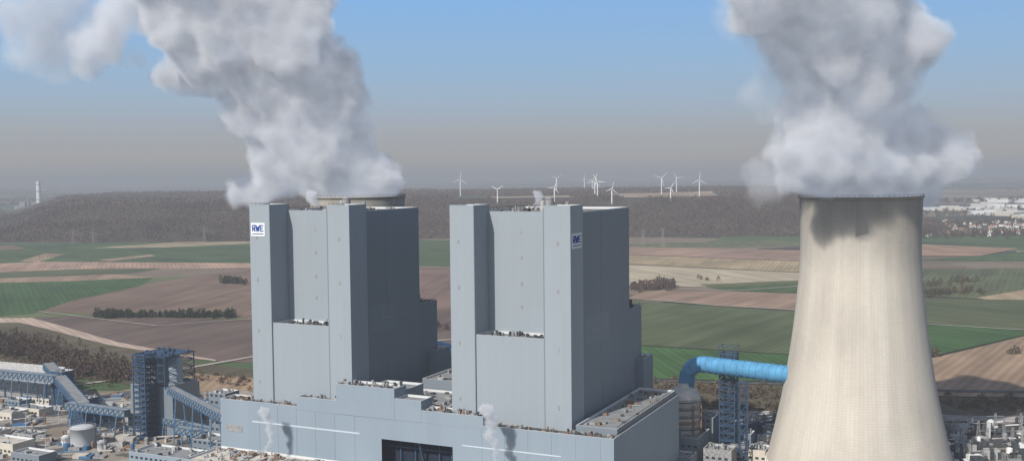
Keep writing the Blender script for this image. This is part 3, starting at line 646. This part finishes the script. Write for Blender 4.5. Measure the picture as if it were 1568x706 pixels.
small_plume(400,692,632,.385,8,.1); small_plume(756,712,632,.345,11,-.3); small_plume(822,318,296,.40,6,.1); small_plume(492,318,296,.46,7,-.6)
# ---------------- flue duct, scrubber
e=empty("flue_gas_duct"); b=B()
A=Vector((171,652,62)); E=Vector((128,700,60)); 
path=[A+ (A-E).normalized()*8,A]+[A.lerp(E,t) for t in (.2,.4,.6,.8,.9)]
for t in (0,.25,.5,.75,1.0):
    an=t*1.35; path.append(E+Vector((-10*math.sin(an),8*math.sin(an),-10*(1-math.cos(an)))))
path.append(path[-1]+Vector((-2,0,-16)))
b.tube(path,5.4,24,0); b.obj("duct",[PIPE],e,True); b=B()
for k in range(14):
    c=A.lerp(E,k/13); d=(E-A).normalized(); b.tube([c-d*.25,c+d*.25],5.75,24,0)
b.obj("stiffening_rings",[PIPE],e)
b=B(); b.tube([P(700,538,48)+Vector((0,0,0)),P(640,524,48)],5,20,0); b.obj("rear_duct",[PIPE],e,True)
b=B(); b.lattice(A.lerp(E,.55).x,A.lerp(E,.55).y-9,0,54,5,8,.6,0); b.obj("duct_support",[BLUED],e)
sp=Vector((113,694,0)); e=empty("scrubber_vessel",sp); b=B()
b.lathe(0,0,[(12,0),(12,37),(12.2,37.1),(12.2,38),(11.4,41),(9,44),(6,45.5),(4,46),(3.5,48)],36,0); b.obj("shell",[VESS],e,True); b=B()
for z in (12,20,28,33,38): 
    for k in range(24):
        t=k*math.pi/12; t2=t+math.pi/12; r=13.0; b.beam((r*math.cos(t),r*math.sin(t),z),(r*math.cos(t2),r*math.sin(t2),z),1.0,0,.5); b.beam((r*math.cos(t),r*math.sin(t),z),(r*math.cos(t),r*math.sin(t),z+1.5),.2); b.beam((r*math.cos(t),r*math.sin(t),z+1.4),(r*math.cos(t2),r*math.sin(t2),z+1.4),.2)
for t in (-2.6,-2.0,-1.2,-.6): b.tube([(12.9*math.cos(t),12.9*math.sin(t),2),(12.9*math.cos(t),12.9*math.sin(t),36)],.6,8,1)
b.lathe(0,0,[(12.6,23),(12.6,25),(12.3,25.2)],36,1,False)
b.obj("walkways",[EQD,EQB],e)
e=empty("duct_stair_tower",(144,697,0),ROT); b=B(); b.lattice(0,0,0,68,10,14,.7,0); b.lattice(0,0,0,68,5,14,.4,0)
for z in range(5,68,5): b.box(-5.2,5.2,-5.2,5.2,z,z+.25,0); b.rail((-5,-5),(5,-5),z,0,1.2,2)
b.lattice(0,0,68,73,11,1,.4,0,diag=False); b.obj("frame",[BLUED],e)
def rb(name,u,v,z,wd,dp,zt,mats,par=None,cl=10,z0=0):
    p=P(u,v,z); o=empty(name,(p.x,p.y,0),ROT) if par is None else par
    b=B(); b.pbox(-wd,0,0,dp,z0,zt,ins=.5); b.obj("walls",mats,o)
    b=B(); b.clutter(-wd+1,-1,1,dp-1,zt-1.2,cl,(0,1,2),3,2.5)
    for k in range(int(wd//4)):
        for zz in np.arange(3,zt-2,4.5): b.box(-wd+1.5+4*k,-wd+3.6+4*k,-.1,.03,zz,zz+1.5,1)
    b.obj("fittings",[EQ,GLASS,EQL],o); return o
G3=[CLD,TRIM,ROOFG]; H3=[CLH,TRIM,ROOFL]; W3=[CREAM,TRIM,ROOFG]; C3=[CREAM,TRIM,ROOFL]; E3=[EQ,EQL,ROOFG]
for (u,v,zt,wd,dp,mm) in [(1068,672,18,16,30,G3),(1092,640,24,14,22,G3),(1120,690,14,18,14,E3),(1150,665,12,14,12,G3),(1172,690,9,12,16,W3),(1058,700,12,14,14,G3),(1190,655,9,10,12,G3)]:
    rb("process_building",u,v,zt,wd,dp,zt,mm)
e=empty("pipe_rack",(0,0,0)); b=B()
for (u,v) in [(1050,690),(1090,680),(1130,672),(1165,668),(1190,664)]:
    p=P(u,v,0); b.lattice(p.x,p.y,0,16,5,3,.5,0)
a1=P(1040,692,0);a2=P(1200,662,0)
for k in range(6): o=Vector((0,k*.9-2,10+2.2*(k%3))); b.tube([a1+o,a2+o],.45,8,k%3)
b.obj("racks",[BLUED,EQ,EQL],e)
def yard(name,poly,n,hm,ms,mats,seed=1):
    r_=random.Random(seed); b=B(); xs_=[p[0] for p in poly]; vs_=[p[1] for p in poly]
    for _ in range(n):
        u=r_.uniform(min(xs_),max(xs_)); v=r_.uniform(min(vs_),max(vs_)); p=P(u,v); h=r_.uniform(1.5,hm)*r_.random()+1; a=r_.uniform(.6,5); c=r_.uniform(.6,4); t=r_.random(); m=r_.choice(ms)
        if t<.5: b.box(p.x-a,p.x+a,p.y-c,p.y+c,.9,1+h,m)
        elif t<.75: b.lathe(p.x,p.y,[(a*.5,1),(a*.5,1+h*1.3),(a*.1,1.3+h*1.4)],12,m)
        elif t<.87: b.lattice(p.x,p.y,1,1+h*2.2,1.6,4,.25,m)
        else: b.tube([(p.x-a*3,p.y,2+h*.5),(p.x+a*3,p.y+a,2+h*.5)],.5,8,m)
    return b.obj(name,mats)
yard("process_equipment",[(1045,648),(1200,706)],280,9,(0,1,1,3,3,2,1),[EQ,EQD,EQL,BLUED,WHITE],3)
yard("substation_equipment",[(1440,655),(1640,712)],280,7,(0,1,2,1,1,1,4),[EQ,EQD,EQL,BLUED,WHITE],4)
yard("yard_stores",[(-20,605),(330,706)],260,3.5,(0,0,1,2,3,1,5,1,3),[EQ,EQL,ROOFL,BLUE,WHITE,EQB],5)
b=B()
for k in range(14):
    p=P(1446+k*13,662+ (k%3)*12); b.lattice(p.x,p.y,0,14,2.4,5,.2,0,top=.8); b.beam((p.x-6,p.y,12),(p.x+6,p.y,12),.3,0)
b.obj("substation_gantries",[EQ])
# ---------------- left plant
o=empty("coal_transfer_tower",(*P(266,674,0).xy,0),ROT)
b=B(); b.pbox(-40,0,0,28,0,38,ins=.5); b.pbox(-30,0.1,4,26,38,40,ins=.5); b.obj("walls",G3,o)
b=B(); 
for cx in (-28,-17,-6): b.lathe(cx,10,[(5.2,38),(5.2,58),(4.8,59)],20,0)
b.obj("bins",[CLH],o,True)
b=B(); b.lattice(-17,10,38,61,30,4,.6,0); b.box(-33,-1,-6,26,60.4,60.9,0); b.rail((-33,-6),(-1,-6),61,0); b.lattice(-17,-9,0,63,11,16,.7,0); b.lattice(-17,-9,0,63,5.5,16,.5,0)
for z in range(4,62,4): b.box(-22.6,-11.4,-14.6,-3.4,z,z+.3,0); b.rail((-22,-14.5),(-12,-14.5),z,0,1.2,2)
b.clutter(-32,-3,-4,24,60.9,22,(0,),3,2.5); b.obj("steel_frame",[BLUED],o)
def conveyor(name,p,q,wd=5,ht=4,legs=4):
    p=Vector(p);q=Vector(q); b=B(); b.beam(p,q,wd,0,ht); d=(q-p); n=int(d.length/5); dn=d.normalized(); s=Vector((-dn.y,dn.x,0)).normalized()
    for sg in (-1,1):
        o_=s*sg*(wd/2+.35)
        for k in range(n):
            a_=p.lerp(q,k/n)+o_; c_=p.lerp(q,(k+1)/n)+o_; up=Vector((0,0,ht/2+.4))
            b.beam(a_-up,c_-up,.4,1); b.beam(a_+up,c_+up,.4,1); b.beam(a_-up,c_+up,.3,1); b.beam(a_-up,a_+up,.3,1)
    b.beam(p+Vector((0,0,ht/2+.15)),q+Vector((0,0,ht/2+.15)),wd+.6,2,.25)
    for k in range(legs):
        c_=p.lerp(q,(k+.5)/legs)
        for sg in (-1,1): b.beam(c_+s*sg*wd/2-Vector((0,0,ht/2)),Vector((c_.x,c_.y,0))+s*sg*wd,.7,1)
        b.beam(c_+s*wd*.6-Vector((0,0,c_.z*.5)),c_-s*wd*.6-Vector((0,0,c_.z*.5)),.5,1)
    b.obj(name,[CLD,BLUE,ROOFG])
conveyor("conveyor_bridge",P(262,597,37),P(345,640,37),5,4,3)
conveyor("conveyor_bridge",P(272,657,14),P(400,676,14),5,3.5,5)
conveyor("conveyor_bridge",P(74,560,27),P(128,622,20),8,5,3)
conveyor("conveyor_bridge",P(-60,566,25),P(86,580,25),6,5,6)
conveyor("conveyor_bridge",P(104,620,20),P(195,632,20),6,4,4)
conveyor("conveyor_bridge",P(240,640,14),P(330,660,14),4,3,3)
rb("transfer_house",130,640,8,16,14,22,[BLUED,TRIM,ROOFG]); rb("transfer_house",96,588,20,14,12,30,[BLUED,TRIM,ROOFG])
rb("conveyor_head_house",345,612,42,14,14,46,G3)
rb("workshop_building",228,662,4,20,18,18,G3)
e=empty("coal_storage_hall"); b=B()
for k in range(4):
    a1=P(-60,556+k*6,14); a2=P(100,570+k*6,14); d=(a2-a1); s=Vector((0,9,0))
    i=len(b.v); 
    for c_ in (a1,a2): b.v+=[tuple(c_-s-Vector((0,0,13))),tuple(c_-s),tuple(c_+Vector((0,0,5))),tuple(c_+s),tuple(c_+s-Vector((0,0,13)))]
    for (x_,y_,m_) in ((0,1,0),(1,2,1),(2,3,1),(3,4,0)): b.face([i+x_,i+5+x_,i+5+y_,i+y_],m_)
    b.face([i+5,i+6,i+7,i+8,i+9],0); b.face([i,i+1,i+2,i+3,i+4],0)
b.obj("bays",[EQ,EQL],e)
def tank(u,v,r,h,mat):
    p=P(u,v); e=empty("storage_tank",(p.x,p.y,0)); b=B(); b.lathe(0,0,[(r,0),(r,h),(r*1.02,h+.02),(r*1.02,h+.4),(r*.6,h+1.3),(r*.1,h+1.7)],36,0); b.obj("shell",[mat],e,True)
    b=B(); 
    for k in range(20):
        t=k*math.pi/10; t2=t+math.pi/10; b.beam((r*math.cos(t),r*math.sin(t),h+1.3),(r*math.cos(t2),r*math.sin(t2),h+1.3),.15); b.beam((r*math.cos(t),r*math.sin(t),h+.3),(r*math.cos(t),r*math.sin(t),h+1.3),.15)
    b.beam((r+.3,0,0),(r+.3,0,h),.6); b.obj("railing_and_ladder",[EQ],e)
tank(128,684,8.6,14,TANKM); tank(101,682,3.2,6,WHITE); tank(156,690,3,6,TANKM)
for (u,v,zt,wd,dp,mm) in [(60,640,7,26,14,W3),(18,648,8,22,16,C3),(75,622,6,20,12,W3),(30,625,6,18,12,G3),(50,676,5,20,12,E3),(20,700,9,30,18,C3),(60,716,8,26,14,G3),(175,645,8,10,10,G3),(0,672,6,16,10,W3),(300,640,10,14,16,G3),(120,612,6,24,12,E3),(45,606,5,30,10,W3)]:
    rb("site_building",u,v,0,wd,dp,zt,mm,cl=5)
rb("service_hall",318,712,14,64,22,16,[CLH,TRIM,ROOFG],cl=22); rb("service_hall",350,690,14,30,18,19,[CLD,TRIM,ROOFG],cl=10)
for (u,v) in [(90,650),(150,640),(190,668),(40,662),(70,690),(160,700)]:
    b=B(); b.lathe(0,0,[(.25,0),(.15,14)],8,0); b.beam((-1.5,0,14),(1.5,0,14),.2); b.box(-2,-1.2,-.3,.3,13.8,14.1,0); b.box(1.2,2,-.3,.3,13.8,14.1,0)
    b.obj("street_lamp",[TANKM],loc=(*P(u,v).xy,1),rot=ROT)
def carmesh(col,nm):
    b=B()
    prof=[(-2.2,.35),(2.2,.35),(2.2,.85),(1.2,.98),(.6,1.45),(-1.2,1.45),(-1.9,.95),(-2.2,.9)]
    i=len(b.v); n=len(prof)
    for y in (-.9,.9):
        for x_,z_ in prof: b.v.append((x_,y*(1 if z_<1.2 else .82),z_))
    for k in range(n): b.face([i+k,i+(k+1)%n,i+n+(k+1)%n,i+n+k],1 if k in(3,5) else 0)
    b.face([i+k for k in range(n)][::-1],0); b.face([i+n+k for k in range(n)],0)
    for sx_ in (-1.35,1.35):
        for sy_ in (-.85,.85): b.tube([(sx_,sy_-.12,.34),(sx_,sy_+.12,.34)],.34,12,2)
    for sy_ in (-.9,.9): b.box(-1.1,.6,min(sy_*.9,sy_*.93),max(sy_*.9,sy_*.93),.98,1.32,1)
    return b.obj(nm,[col,GLASS,EQD])
cols=[WHITE,EQ,SIGNB,simple("car_red",(.35,.03,.02)),EQD,TANKM]
k=0
for (u0,v0,n,du,dv) in [(5,660,7,8,1.0),(20,690,6,9,1.0),(175,660,4,9,.8),(100,628,5,9,.7)]:
    for j in range(n):
        o=carmesh(cols[(k*5+j)%6],"parked_car"); p=P(u0+du*j,v0+dv*j); o.location=(p.x,p.y,1.25); o.rotation_euler=(0,0,ROT+1.57); k+=1
